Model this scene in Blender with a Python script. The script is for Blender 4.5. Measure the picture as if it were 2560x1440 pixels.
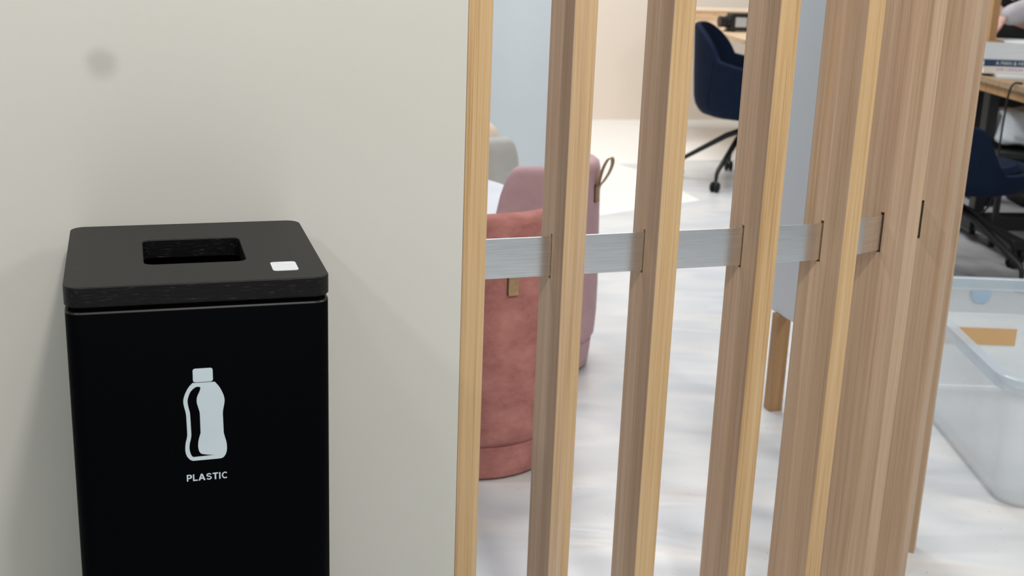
import bpy, bmesh, math, random
from mathutils import Matrix, Vector

random.seed(7)
S = bpy.context.scene
for o in list(bpy.data.objects):
    bpy.data.objects.remove(o)
COL = S.collection
R = math.radians

# ------------------------------------------------------------------ camera
cam_d = bpy.data.cameras.new('camera')
cam_d.sensor_fit = 'HORIZONTAL'
cam_d.sensor_width = 36.0
cam_d.lens = 3150.0 / 2560.0 * 36.0
cam_d.clip_start = 0.02
cam_d.clip_end = 100
cam_d.dof.use_dof = True
cam_d.dof.focus_distance = 1.85
cam_d.dof.aperture_fstop = 7.5
cam = bpy.data.objects.new('camera', cam_d)
COL.objects.link(cam)
CX = Vector((0.99931, 0.01043, 0.03565))       # camera right
CY = Vector((0.03715, -0.28059, -0.95911))     # camera down
CZ = Vector((0.0, 0.95977, -0.28078))          # camera forward
mw = Matrix.Identity(4)
for i in range(3):
    mw[i][0], mw[i][1], mw[i][2] = CX[i], -CY[i], -CZ[i]
mw[2][3] = 1.33
cam.matrix_world = mw
S.camera = cam

# ------------------------------------------------------------------ world, lights, exposure
S.view_settings.view_transform = 'Standard'
S.view_settings.look = 'None'
S.view_settings.gamma = 1.0
S.view_settings.use_curve_mapping = False
S.view_settings.exposure = -0.10
wd = bpy.data.worlds.new('hall')
S.world = wd
wd.use_nodes = True
bg = wd.node_tree.nodes['Background']
bg.inputs[0].default_value = (0.84, 0.93, 1.0, 1)
bg.inputs[1].default_value = 0.24


def area(name, loc, target, size, power, color=(1, 1, 1), spread=None, sy=None):
    d = bpy.data.lights.new(name, 'AREA')
    d.shape = 'DISK' if sy is None else 'RECTANGLE'
    d.size = size
    if sy is not None:
        d.size_y = sy
    d.energy = power
    d.color = color
    if spread:
        d.spread = R(spread)
    o = bpy.data.objects.new(name, d)
    COL.objects.link(o)
    o.location = loc
    o.rotation_euler = (Vector(target) - Vector(loc)).to_track_quat('-Z', 'Y').to_euler()
    return o


# ceiling lamps of the hall and an added fill light, in front of the wall
area('ceiling_lamp', (0.52, 0.18, 3.3), (-0.3, 1.8, 0.9), 0.24, 38, (1.0, 0.94, 0.85))
area('soft_fill_light', (0.9, -1.5, 3.7), (-0.1, 1.9, 0.9), 1.8, 44, (1.0, 0.96, 0.89), sy=1.2)  # unseen soft fill, added to lighten the shadows on the wall
area('ceiling_lamp', (-1.86, -0.98, 3.3), (-0.2, 1.9, 0.9), 0.22, 21, (1.0, 0.95, 0.88))
area('ceiling_lamp', (2.95, 1.60, 3.2), (0.4, 2.1, 0.9), 0.60, 50, (1.0, 0.95, 0.88))
area('ceiling_lamp', (-1.04, -0.59, 3.3), (-0.2, 1.9, 0.9), 0.22, 7, (1.0, 0.96, 0.90))
# lamps over the lounge behind the screen
area('ceiling_lamp', (0.2, 4.6, 3.4), (0.2, 4.6, 0.0), 1.6, 60, (0.96, 0.98, 1.0), sy=1.2)
area('ceiling_lamp', (-2.0, 2.3, 3.1), (0.4, 2.4, 0.9), 0.30, 19, (0.97, 0.97, 1.0))
area('ceiling_lamp', (0.6, 7.0, 3.4), (0.6, 7.3, 0.0), 1.6, 100, (1.0, 0.98, 0.95), sy=1.6)


# ------------------------------------------------------------------ materials
def mat(name):
    m = bpy.data.materials.new(name)
    m.use_nodes = True
    nt = m.node_tree
    b = nt.nodes['Principled BSDF']
    return m, nt, b


def srgb(r, g, b):
    f = lambda c: (c / 255 / 12.92) if c / 255 <= 0.04045 else ((c / 255 + 0.055) / 1.055) ** 2.4
    return (f(r), f(g), f(b), 1)


def N(nt, typ, **kw):
    n = nt.nodes.new(typ)
    for k, v in kw.items():
        if k in n.inputs.keys():
            n.inputs[k].default_value = v
        else:
            setattr(n, k, v)
    return n


def ramp(nt, stops):
    n = nt.nodes.new('ShaderNodeValToRGB')
    e = n.color_ramp.elements
    while len(e) < len(stops):
        e.new(0.5)
    for el, (p, c) in zip(e, stops):
        el.position = p
        el.color = c
    return n


def simple(name, col, rough=0.5, metal=0.0, spec=0.5, noise=None, bump=None):
    """plain material with a little procedural variation: noise=(scale, amount), bump=(scale, strength)"""
    m, nt, b = mat(name)
    b.inputs['Roughness'].default_value = rough
    b.inputs['Metallic'].default_value = metal
    b.inputs['Specular IOR Level'].default_value = spec
    tc = N(nt, 'ShaderNodeTexCoord')
    sc, am = noise or (6.0, 0.04)
    nz = N(nt, 'ShaderNodeTexNoise', Scale=sc, Detail=4.0)
    nt.links.new(tc.outputs['Object'], nz.inputs['Vector'])
    lo = tuple(max(0, c * (1 - am)) for c in col[:3]) + (1,)
    hi = tuple(min(1, c * (1 + am)) for c in col[:3]) + (1,)
    rp = ramp(nt, [(0.3, lo), (0.7, hi)])
    nt.links.new(nz.outputs['Fac'], rp.inputs['Fac'])
    nt.links.new(rp.outputs['Color'], b.inputs['Base Color'])
    if bump:
        n2 = N(nt, 'ShaderNodeTexNoise', Scale=bump[0], Detail=3.0)
        nt.links.new(tc.outputs['Object'], n2.inputs['Vector'])
        bp = N(nt, 'ShaderNodeBump', Strength=bump[1], Distance=0.01)
        nt.links.new(n2.outputs['Fac'], bp.inputs['Height'])
        nt.links.new(bp.outputs['Normal'], b.inputs['Normal'])
    return m


def wood(name, c_dark, c_mid, c_light, scale=(70, 70, 1.6), rough=0.5, vary=0.0, alt=None):
    """straight-grained wood, grain along local z; alt = second tint picked per object"""
    m, nt, b = mat(name)
    b.inputs['Roughness'].default_value = rough
    b.inputs['Specular IOR Level'].default_value = 0.3
    tc = N(nt, 'ShaderNodeTexCoord')
    oi = N(nt, 'ShaderNodeObjectInfo')
    ad = N(nt, 'ShaderNodeVectorMath', operation='ADD')
    cmb = N(nt, 'ShaderNodeCombineXYZ')
    mu = N(nt, 'ShaderNodeMath', operation='MULTIPLY')
    mu.inputs[1].default_value = 37.0
    nt.links.new(oi.outputs['Random'], mu.inputs[0])
    for k in range(3):
        nt.links.new(mu.outputs[0], cmb.inputs[k])
    nt.links.new(tc.outputs['Object'], ad.inputs[0])
    nt.links.new(cmb.outputs[0], ad.inputs[1])
    mp = N(nt, 'ShaderNodeMapping')
    mp.inputs['Scale'].default_value = scale
    nt.links.new(ad.outputs[0], mp.inputs['Vector'])
    n1 = N(nt, 'ShaderNodeTexNoise', Scale=1.0, Detail=5.0, Roughness=0.6, Distortion=0.3)
    nt.links.new(mp.outputs[0], n1.inputs['Vector'])
    mp2 = N(nt, 'ShaderNodeMapping')
    mp2.inputs['Scale'].default_value = (scale[0] * 5, scale[1] * 5, scale[2] * 3)
    nt.links.new(ad.outputs[0], mp2.inputs['Vector'])
    n2 = N(nt, 'ShaderNodeTexNoise', Scale=1.0, Detail=3.0, Roughness=0.6)
    nt.links.new(mp2.outputs[0], n2.inputs['Vector'])
    mp3 = N(nt, 'ShaderNodeMapping')
    mp3.inputs['Scale'].default_value = (scale[0] * 0.25, scale[1] * 0.25, scale[2] * 0.9)
    nt.links.new(ad.outputs[0], mp3.inputs['Vector'])
    n3 = N(nt, 'ShaderNodeTexNoise', Scale=1.0, Detail=2.0)
    nt.links.new(mp3.outputs[0], n3.inputs['Vector'])
    mx = N(nt, 'ShaderNodeMix', data_type='FLOAT')
    mx.inputs[0].default_value = 0.35
    nt.links.new(n1.outputs['Fac'], mx.inputs[2])
    nt.links.new(n2.outputs['Fac'], mx.inputs[3])
    rp = ramp(nt, [(0.36, c_dark), (0.48, c_mid), (0.66, c_light)])
    nt.links.new(mx.outputs[0], rp.inputs['Fac'])
    out = rp.outputs['Color']
    if alt:
        rp2 = ramp(nt, [(0.32, alt[0]), (0.5, alt[1]), (0.7, alt[2])])
        nt.links.new(mx.outputs[0], rp2.inputs['Fac'])
        # broad patches of the second tint
        sp = N(nt, 'ShaderNodeSeparateColor')
        nt.links.new(oi.outputs['Color'], sp.inputs[0])
        # the wide faces take more of the second, greyer tint than the narrow ones
        sn = N(nt, 'ShaderNodeSeparateXYZ')
        nt.links.new(tc.outputs['Normal'], sn.inputs[0])
        ab = N(nt, 'ShaderNodeMath', operation='ABSOLUTE')
        nt.links.new(sn.outputs['X'], ab.inputs[0])
        w2 = N(nt, 'ShaderNodeMath', operation='MULTIPLY_ADD')
        w2.inputs[1].default_value = 0.62
        w2.inputs[2].default_value = -0.35
        nt.links.new(ab.outputs[0], w2.inputs[0])
        add = N(nt, 'ShaderNodeMath', operation='ADD')
        nt.links.new(sp.outputs[0], add.inputs[0])
        nt.links.new(w2.outputs[0], add.inputs[1])
        rr = ramp(nt, [(0.35, (0, 0, 0, 1)), (0.65, (1, 1, 1, 1))])
        ad2 = N(nt, 'ShaderNodeMath', operation='ADD', use_clamp=True)
        nt.links.new(n3.outputs['Fac'], ad2.inputs[0])
        nt.links.new(add.outputs[0], ad2.inputs[1])
        nt.links.new(ad2.outputs[0], rr.inputs['Fac'])
        mc = N(nt, 'ShaderNodeMix', data_type='RGBA')
        nt.links.new(rr.outputs['Color'], mc.inputs[0])
        nt.links.new(out, mc.inputs[6])
        nt.links.new(rp2.outputs['Color'], mc.inputs[7])
        out = mc.outputs[2]
    nt.links.new(out, b.inputs['Base Color'])
    bp = N(nt, 'ShaderNodeBump', Strength=0.12, Distance=0.002)
    nt.links.new(n2.outputs['Fac'], bp.inputs['Height'])
    nt.links.new(bp.outputs['Normal'], b.inputs['Normal'])
    return m


def wall_paint():
    m, nt, b = mat('wall_paint')
    b.inputs['Roughness'].default_value = 0.6
    b.inputs['Specular IOR Level'].default_value = 0.25
    tc = N(nt, 'ShaderNodeTexCoord')
    nz = N(nt, 'ShaderNodeTexNoise', Scale=1.3, Detail=3.0)
    nt.links.new(tc.outputs['Object'], nz.inputs['Vector'])
    rp = ramp(nt, [(0.3, srgb(207, 207, 200)), (0.7, srgb(212, 212, 206))])
    nt.links.new(nz.outputs['Fac'], rp.inputs['Fac'])
    # one round grey smudge on the paint
    ds = N(nt, 'ShaderNodeVectorMath', operation='DISTANCE')
    ds.inputs[1].default_value = SMUDGE
    wob = N(nt, 'ShaderNodeTexNoise', Scale=30.0, Detail=1.0)
    nt.links.new(tc.outputs['Object'], wob.inputs['Vector'])
    ma = N(nt, 'ShaderNodeMath', operation='MULTIPLY_ADD')
    ma.inputs[1].default_value = 0.010
    nt.links.new(tc.outputs['Object'], ds.inputs[0])
    nt.links.new(wob.outputs['Fac'], ma.inputs[0])
    nt.links.new(ds.outputs['Value'], ma.inputs[2])
    mr = N(nt, 'ShaderNodeMapRange', interpolation_type='SMOOTHSTEP')
    mr.inputs['From Min'].default_value = 0.012
    mr.inputs['From Max'].default_value = 0.036
    mr.inputs['To Min'].default_value = 0.85
    mr.inputs['To Max'].default_value = 0.0
    nt.links.new(ma.outputs[0], mr.inputs['Value'])
    mc = N(nt, 'ShaderNodeMix', data_type='RGBA')
    nt.links.new(mr.outputs[0], mc.inputs[0])
    nt.links.new(rp.outputs['Color'], mc.inputs[6])
    mc.inputs[7].default_value = srgb(186, 186, 179)
    nt.links.new(mc.outputs[2], b.inputs['Base Color'])
    n2 = N(nt, 'ShaderNodeTexNoise', Scale=250.0, Detail=2.0)
    nt.links.new(tc.outputs['Object'], n2.inputs['Vector'])
    bp = N(nt, 'ShaderNodeBump', Strength=0.03, Distance=0.002)
    nt.links.new(n2.outputs['Fac'], bp.inputs['Height'])
    nt.links.new(bp.outputs['Normal'], b.inputs['Normal'])
    return m


SMUDGE = (-0.530, 0.0, 1.117)


def floor_mat():
    m, nt, b = mat('white_floor')
    b.inputs['Roughness'].default_value = 0.32
    b.inputs['Specular IOR Level'].default_value = 0.45
    tc = N(nt, 'ShaderNodeTexCoord')
    mp = N(nt, 'ShaderNodeMapping')
    mp.inputs['Scale'].default_value = (1.6, 4.5, 1)
    mp.inputs['Rotation'].default_value = (0, 0, 0.35)
    nt.links.new(tc.outputs['Object'], mp.inputs['Vector'])
    n1 = N(nt, 'ShaderNodeTexNoise', Scale=1.6, Detail=2.0, Distortion=0.6)
    nt.links.new(mp.outputs[0], n1.inputs['Vector'])
    rp = ramp(nt, [(0.30, srgb(202, 206, 212)), (0.48, srgb(212, 215, 218)), (0.60, srgb(221, 222, 222)), (0.75, srgb(216, 210, 209))])
    nt.links.new(n1.outputs['Fac'], rp.inputs['Fac'])
    # fine grey specks
    vo = N(nt, 'ShaderNodeTexVoronoi', Scale=26.0)
    nt.links.new(tc.outputs['Object'], vo.inputs['Vector'])
    r2 = ramp(nt, [(0.035, (1, 1, 1, 1)), (0.07, (0, 0, 0, 1))])
    nt.links.new(vo.outputs['Distance'], r2.inputs['Fac'])
    mc = N(nt, 'ShaderNodeMix', data_type='RGBA')
    nt.links.new(r2.outputs['Color'], mc.inputs[0])
    nt.links.new(rp.outputs['Color'], mc.inputs[6])
    mc.inputs[7].default_value = srgb(178, 178, 180)
    nt.links.new(mc.outputs[2], b.inputs['Base Color'])
    bp = N(nt, 'ShaderNodeBump', Strength=0.25, Distance=0.02)
    nt.links.new(n1.outputs['Fac'], bp.inputs['Height'])
    nt.links.new(bp.outputs['Normal'], b.inputs['Normal'])
    return m


def black_oak():
    m, nt, b = mat('black_stained_oak')
    b.inputs['Roughness'].default_value = 0.45
    b.inputs['Specular IOR Level'].default_value = 0.26
    tc = N(nt, 'ShaderNodeTexCoord')
    mp = N(nt, 'ShaderNodeMapping')
    mp.inputs['Scale'].default_value = (42, 620, 620)
    nt.links.new(tc.outputs['Object'], mp.inputs['Vector'])
    n1 = N(nt, 'ShaderNodeTexNoise', Scale=1.0, Detail=4.0, Roughness=0.65)
    nt.links.new(mp.outputs[0], n1.inputs['Vector'])
    rp = ramp(nt, [(0.50, srgb(7, 7, 10)), (0.60, srgb(15, 15, 18)), (0.70, srgb(74, 73, 72))])
    nt.links.new(n1.outputs['Fac'], rp.inputs['Fac'])
    rp0 = ramp(nt, [(0.4, srgb(19, 19, 20)), (0.7, srgb(24, 24, 24))])
    nt.links.new(n1.outputs['Fac'], rp0.inputs['Fac'])
    # planed top is even, the open grain shows on the edges
    ge = N(nt, 'ShaderNodeNewGeometry')
    sx = N(nt, 'ShaderNodeSeparateXYZ')
    nt.links.new(ge.outputs['True Normal'], sx.inputs[0])
    mr = N(nt, 'ShaderNodeMapRange')
    mr.inputs['From Min'].default_value = 0.3
    mr.inputs['From Max'].default_value = 0.8
    nt.links.new(sx.outputs['Z'], mr.inputs['Value'])
    mc = N(nt, 'ShaderNodeMix', data_type='RGBA')
    nt.links.new(mr.outputs[0], mc.inputs[0])
    nt.links.new(rp.outputs['Color'], mc.inputs[6])
    nt.links.new(rp0.outputs['Color'], mc.inputs[7])
    nt.links.new(mc.outputs[2], b.inputs['Base Color'])
    bp = N(nt, 'ShaderNodeBump', Strength=0.35, Distance=0.001)
    nt.links.new(n1.outputs['Fac'], bp.inputs['Height'])
    nt.links.new(bp.outputs['Normal'], b.inputs['Normal'])
    return m


def brushed_metal():
    m, nt, b = mat('brushed_aluminium')
    b.inputs['Metallic'].default_value = 1.0
    b.inputs['Roughness'].default_value = 0.22
    tc = N(nt, 'ShaderNodeTexCoord')
    mp = N(nt, 'ShaderNodeMapping')
    mp.inputs['Scale'].default_value = (14, 14, 900)
    nt.links.new(tc.outputs['Object'], mp.inputs['Vector'])
    n1 = N(nt, 'ShaderNodeTexNoise', Scale=1.0, Detail=3.0)
    nt.links.new(mp.outputs[0], n1.inputs['Vector'])
    rp = ramp(nt, [(0.3, srgb(222, 225, 229)), (0.7, srgb(244, 246, 248))])
    nt.links.new(n1.outputs['Fac'], rp.inputs['Fac'])
    nt.links.new(rp.outputs['Color'], b.inputs['Base Color'])
    bp = N(nt, 'ShaderNodeBump', Strength=0.10, Distance=0.0006)
    nt.links.new(n1.outputs['Fac'], bp.inputs['Height'])
    nt.links.new(bp.outputs['Normal'], b.inputs['Normal'])
    return m


def velvet(name, dark, light):
    m, nt, b = mat(name)
    b.inputs['Roughness'].default_value = 0.85
    b.inputs['Specular IOR Level'].default_value = 0.15
    b.inputs['Sheen Weight'].default_value = 0.35
    b.inputs['Sheen Roughness'].default_value = 0.4
    b.inputs['Sheen Tint'].default_value = light
    tc = N(nt, 'ShaderNodeTexCoord')
    mp = N(nt, 'ShaderNodeMapping')
    mp.inputs['Scale'].default_value = (10, 10, 16)
    nt.links.new(tc.outputs['Object'], mp.inputs['Vector'])
    n1 = N(nt, 'ShaderNodeTexNoise', Scale=1.0, Detail=7.0, Roughness=0.7)
    nt.links.new(mp.outputs[0], n1.inputs['Vector'])
    rp = ramp(nt, [(0.3, dark), (0.7, light)])
    nt.links.new(n1.outputs['Fac'], rp.inputs['Fac'])
    nt.links.new(rp.outputs['Color'], b.inputs['Base Color'])
    n2 = N(nt, 'ShaderNodeTexNoise', Scale=400.0, Detail=2.0)
    nt.links.new(tc.outputs['Object'], n2.inputs['Vector'])
    bp = N(nt, 'ShaderNodeBump', Strength=0.2, Distance=0.002)
    nt.links.new(n2.outputs['Fac'], bp.inputs['Height'])
    nt.links.new(bp.outputs['Normal'], b.inputs['Normal'])
    return m


def plastic(name, col, alpha):
    m, nt, b = mat(name)
    tc = N(nt, 'ShaderNodeTexCoord')
    nz = N(nt, 'ShaderNodeTexNoise', Scale=3.0, Detail=2.0)
    nt.links.new(tc.outputs['Object'], nz.inputs['Vector'])
    rp = ramp(nt, [(0.3, tuple(c * 0.96 for c in col[:3]) + (1,)), (0.7, col)])
    nt.links.new(nz.outputs['Fac'], rp.inputs['Fac'])
    nt.links.new(rp.outputs['Color'], b.inputs['Base Color'])
    b.inputs['Roughness'].default_value = 0.18
    b.inputs['Alpha'].default_value = alpha
    return m


M = {}
M['wall'] = wall_paint()
M['floor'] = floor_mat()
M['lit_floor'] = simple('lit_floor_cream', srgb(240, 238, 234), 0.5, noise=(2.0, 0.015))
M['slat'] = wood('slat_wood', srgb(180, 144, 100), srgb(201, 168, 124), srgb(213, 184, 144), scale=(110, 110, 1.5), rough=0.5,
                 alt=(srgb(170, 141, 114), srgb(190, 163, 137), srgb(204, 182, 159)))
M['oak_top'] = wood('oak_table_wood', srgb(186, 154, 118), srgb(205, 178, 146), srgb(222, 200, 172), scale=(3, 60, 60))
M['oak_mid'] = wood('oak_edge_wood', srgb(138, 114, 88), srgb(156, 131, 103), srgb(170, 146, 117), scale=(3, 60, 60))
M['oak_leg'] = wood('oak_leg_wood', srgb(150, 112, 74), srgb(172, 134, 92), srgb(186, 150, 108))
M['black_oak'] = black_oak()
M['black_metal'] = simple('black_powder_coat', srgb(2, 3, 5), 0.5, spec=0.04, noise=(300, 0.15), bump=(900, 0.03))
M['inside'] = simple('bin_inside', srgb(5, 5, 6), 0.8, spec=0.1)
M['print'] = simple('white_print', srgb(196, 211, 219), 0.5)
M['sticker'] = simple('sticker_white', srgb(226, 232, 238), 0.35, noise=(60, 0.03))
M['metal'] = brushed_metal()
M['dark'] = simple('slot_dark', srgb(18, 15, 12), 0.9)
M['red_velvet'] = velvet('dusty_red_velvet', srgb(152, 98, 94), srgb(195, 137, 130))
M['pink_velvet'] = velvet('mauve_pink_velvet', srgb(194, 158, 163), srgb(206, 172, 176))
M['grey_fabric'] = velvet('warm_grey_fabric', srgb(176, 174, 168), srgb(190, 188, 182))
M['navy'] = velvet('navy_fabric', srgb(10, 20, 38), srgb(15, 30, 53))
M['leather'] = simple('tan_leather', srgb(168, 138, 104), 0.55, noise=(80, 0.12))
M['leather_shade'] = simple('shaded_leather', srgb(48, 38, 34), 0.55, noise=(80, 0.12))
M['black'] = simple('black_steel', srgb(18, 18, 19), 0.45)
M['rubber'] = simple('black_rubber', srgb(12, 12, 13), 0.7)
M['white_top'] = simple('white_laminate', srgb(232, 231, 238), 0.35)
M['blue_panel'] = simple('pale_blue_fabric', srgb(214, 222, 227), 0.85, spec=0.1, noise=(3, 0.02), bump=(600, 0.05))
M['beige_wall'] = simple('beige_paint', srgb(230, 217, 203), 0.7, noise=(1.0, 0.015))
M['beige'] = simple('beige_fabric', srgb(222, 204, 184), 0.8, noise=(30, 0.04))
M['trim'] = simple('pale_wood_trim', srgb(236, 220, 200), 0.5)
M['screen'] = simple('grey_screen', srgb(176, 180, 184), 0.2)
M['paper'] = simple('white_paper', srgb(222, 226, 228), 0.6)
M['book_blue'] = simple('navy_book_cloth', srgb(38, 62, 92), 0.6)
M['book_cream'] = simple('cream_book_cloth', srgb(226, 214, 204), 0.6)
M['purple_ink'] = simple('purple_ink', srgb(132, 124, 190), 0.6)
M['white_ink'] = simple('white_ink', srgb(206, 212, 218), 0.6)
M['tub'] = plastic('clear_box_plastic', srgb(230, 236, 240), 0.36)
M['tub_rim'] = plastic('blue_tint_rim_plastic', srgb(206, 220, 230), 0.55)
M['tape'] = simple('brown_tape', srgb(214, 172, 122), 0.4)
M['bag'] = simple('white_bag_plastic', srgb(224, 230, 236), 0.4, bump=(14, 0.6))
M['dark_cloth'] = simple('black_cloth', srgb(22, 20, 20), 0.9)
M['grey_cloth'] = simple('grey_knit', srgb(176, 174, 178), 0.9, noise=(40, 0.06))
M['skin'] = simple('skin', srgb(208, 164, 152), 0.55, noise=(20, 0.05))
M['hair'] = simple('dark_hair', srgb(28, 22, 20), 0.6, noise=(120, 0.3))


# ------------------------------------------------------------------ helpers
def link(name, me, m=None, parent=None):
    o = bpy.data.objects.new(name, me)
    COL.objects.link(o)
    if m is not None and me is not None:
        me.materials.clear()
        me.materials.append(m)
    if parent is not None:
        o.parent = parent
    return o


def obj(name, bm, m, parent=None, smooth=None):
    bmesh.ops.recalc_face_normals(bm, faces=bm.faces)
    me = bpy.data.meshes.new(name)
    bm.to_mesh(me)
    bm.free()
    if smooth is not None:
        for p in me.polygons:
            p.use_smooth = True
        if smooth < 180:
            try:
                me.set_sharp_from_angle(angle=R(smooth))
            except Exception:
                pass
    return link(name, me, m, parent)


def tag(o, label=None, cat=None, group=None, kind=None):
    for k, v in (('label', label), ('category', cat), ('group', group), ('kind', kind)):
        if v:
            o[k] = v
    return o


def empty(name, loc, rz=0.0):
    o = bpy.data.objects.new(name, None)
    o.empty_display_size = 0.1
    COL.objects.link(o)
    o.location = loc
    o.rotation_euler = (0, 0, rz)
    return o


def box_into(bm, x0, x1, y0, y1, z0, z1, bev=0.0, seg=2, only_vertical=False):
    g = bmesh.ops.create_cube(bm, size=1.0)
    vs = g['verts']
    for v in vs:
        v.co = Vector(((x0 + x1) / 2 + v.co.x * (x1 - x0), (y0 + y1) / 2 + v.co.y * (y1 - y0), (z0 + z1) / 2 + v.co.z * (z1 - z0)))
    if bev > 0:
        es = set()
        for v in vs:
            es.update(v.link_edges)
        if only_vertical:
            es = {e for e in es if abs(e.verts[0].co.x - e.verts[1].co.x) < 1e-6 and abs(e.verts[0].co.y - e.verts[1].co.y) < 1e-6}
        bmesh.ops.bevel(bm, geom=list(es), offset=bev, segments=seg, affect='EDGES', profile=0.5)


def box(name, x0, x1, y0, y1, z0, z1, m, parent=None, bev=0.0, seg=2, only_vertical=False, smooth=None):
    bm = bmesh.new()
    box_into(bm, x0, x1, y0, y1, z0, z1, bev, seg, only_vertical)
    return obj(name, bm, m, parent, smooth)


def tube_into(bm, pts, radii, seg=12, cap=True):
    """round tube along a polyline"""
    pts = [Vector(p) for p in pts]
    if not isinstance(radii, (list, tuple)):
        radii = [radii] * len(pts)
    rings = []
    prev = None
    for i, p in enumerate(pts):
        if i == 0:
            d = pts[1] - p
        elif i == len(pts) - 1:
            d = p - pts[i - 1]
        else:
            d = (pts[i + 1] - p).normalized() + (p - pts[i - 1]).normalized()
        d.normalize()
        if prev is None:
            a = Vector((0, 0, 1)) if abs(d.z) < 0.9 else Vector((1, 0, 0))
            u = d.cross(a).normalized()
        else:
            u = (prev - d * prev.dot(d)).normalized()
        prev = u
        w = d.cross(u)
        rings.append([bm.verts.new(p + (u * math.cos(2 * math.pi * k / seg) + w * math.sin(2 * math.pi * k / seg)) * radii[i]) for k in range(seg)])
    for a, b in zip(rings, rings[1:]):
        for k in range(seg):
            bm.faces.new((a[k], a[(k + 1) % seg], b[(k + 1) % seg], b[k]))
    if cap:
        bm.faces.new(rings[0])
        bm.faces.new(list(reversed(rings[-1])))


def tube(name, pts, radii, m, parent=None, seg=12):
    bm = bmesh.new()
    tube_into(bm, pts, radii, seg)
    return obj(name, bm, m, parent, 40)


def lathe(name, prof, m, parent=None, seg=48, loc=(0, 0, 0), smooth=35):
    """profile [(r, z)] revolved about z; closed at the axis where r == 0"""
    bm = bmesh.new()
    rings = []
    for r, z in prof:
        if r < 1e-6:
            rings.append([bm.verts.new((loc[0], loc[1], loc[2] + z))])
        else:
            rings.append([bm.verts.new((loc[0] + r * math.cos(2 * math.pi * k / seg), loc[1] + r * math.sin(2 * math.pi * k / seg), loc[2] + z)) for k in range(seg)])
    for a, b in zip(rings, rings[1:]):
        for k in range(seg):
            k2 = (k + 1) % seg
            if len(a) == 1 and len(b) == 1:
                continue
            if len(a) == 1:
                bm.faces.new((a[0], b[k], b[k2]))
            elif len(b) == 1:
                bm.faces.new((a[k], a[k2], b[0]))
            else:
                bm.faces.new((a[k], a[k2], b[k2], b[k]))
    return obj(name, bm, m, parent, smooth)


def rrect(w, d, r, n=8, cx=0.0, cy=0.0):
    """rounded rectangle outline, counter-clockwise"""
    out = []
    for sx, sy, a0 in ((1, -1, -90), (1, 1, 0), (-1, 1, 90), (-1, -1, 180)):
        for k in range(n + 1):
            a = R(a0 + 90 * k / n)
            out.append((cx + sx * (w / 2 - r) + r * math.cos(a), cy + sy * (d / 2 - r) + r * math.sin(a)))
    return out


def loft(bm, loops):
    """closed loops of equal length [(x, y, z), ...] joined with quads; returns vertex loops"""
    vl = [[bm.verts.new(p) for p in lp] for lp in loops]
    n = len(vl[0])
    for a, b in zip(vl, vl[1:]):
        for k in range(n):
            bm.faces.new((a[k], a[(k + 1) % n], b[(k + 1) % n], b[k]))
    return vl


def prism(name, poly, z0, z1, m, parent=None):
    bm = bmesh.new()
    a = [bm.verts.new((x, y, z0)) for x, y in poly]
    b = [bm.verts.new((x, y, z1)) for x, y in poly]
    n = len(poly)
    for k in range(n):
        bm.faces.new((a[k], a[(k + 1) % n], b[(k + 1) % n], b[k]))
    bm.faces.new(b)
    bm.faces.new(list(reversed(a)))
    return obj(name, bm, m, parent)


def flat_shape(name, loops, depth, m, parent=None):
    """2D curve shape with holes (x, y) filled and given a small thickness; lies in local xy, facing +z"""
    cu = bpy.data.curves.new(name, 'CURVE')
    cu.dimensions = '2D'
    cu.fill_mode = 'BOTH'
    cu.extrude = depth / 2
    for lp, smooth in loops:
        sp = cu.splines.new('POLY')
        sp.points.add(len(lp) - 1)
        for p, (x, y) in zip(sp.points, lp):
            p.co = (x, y, 0, 1)
        sp.use_cyclic_u = True
    return curve_mesh(name, cu, m, parent)


def curve_mesh(name, cu, m, parent=None):
    t = bpy.data.objects.new('tmp', cu)
    COL.objects.link(t)
    dg = bpy.context.evaluated_depsgraph_get()
    dg.update()
    me = bpy.data.meshes.new_from_object(t.evaluated_get(dg))
    bpy.data.objects.remove(t)
    bpy.data.curves.remove(cu)
    me.name = name
    return link(name, me, m, parent)


def text_mesh(name, body, height, m, parent=None, bold=0.0, width=None, depth=0.0006):
    cu = bpy.data.curves.new(name, 'FONT')
    cu.body = body
    cu.size = 1.0
    cu.extrude = 0.001
    cu.offset = bold
    o = curve_mesh(name, cu, m, parent)
    xs = [v.co.x for v in o.data.vertices]
    ys = [v.co.y for v in o.data.vertices]
    x0, x1, y0, y1 = min(xs), max(xs), min(ys), max(ys)
    sy = height / (y1 - y0)
    sx = (width / (x1 - x0)) if width else sy
    for v in o.data.vertices:
        v.co = ((v.co.x - x0) * sx, (v.co.y - y0) * sy, v.co.z / 0.001 * depth / 2)
    return o


def catmull(pts, n=8):
    """smooth closed or open resampling of 2D/3D points"""
    P = [Vector(p) for p in pts]
    out = []
    for i in range(len(P) - 1):
        p0 = P[i - 1] if i > 0 else P[0] * 2 - P[1]
        p1, p2 = P[i], P[i + 1]
        p3 = P[i + 2] if i + 2 < len(P) else P[-1] * 2 - P[-2]
        for k in range(n):
            t = k / n
            out.append(0.5 * ((2 * p1) + (p2 - p0) * t + (2 * p0 - 5 * p1 + 4 * p2 - p3) * t * t + (3 * p1 - p0 - 3 * p2 + p3) * t ** 3))
    out.append(P[-1])
    return out


def copy_tree(o, parent=None):
    c = o.copy()
    COL.objects.link(c)
    if parent is not None:
        c.parent = parent
    for ch in list(o.children):
        copy_tree(ch, c)
    return c


# ------------------------------------------------------------------ setting
WA = R(18.5)                       # direction of the front wall
T1 = Vector((math.cos(WA), math.sin(WA), 0))
N1 = Vector((math.sin(WA), -math.cos(WA), 0))

tag(box('floor', -6, 7, -4, 11, -0.12, 0.0, M['floor']), 'white glossy exhibition floor with faint ripples', None, None, 'structure')

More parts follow.
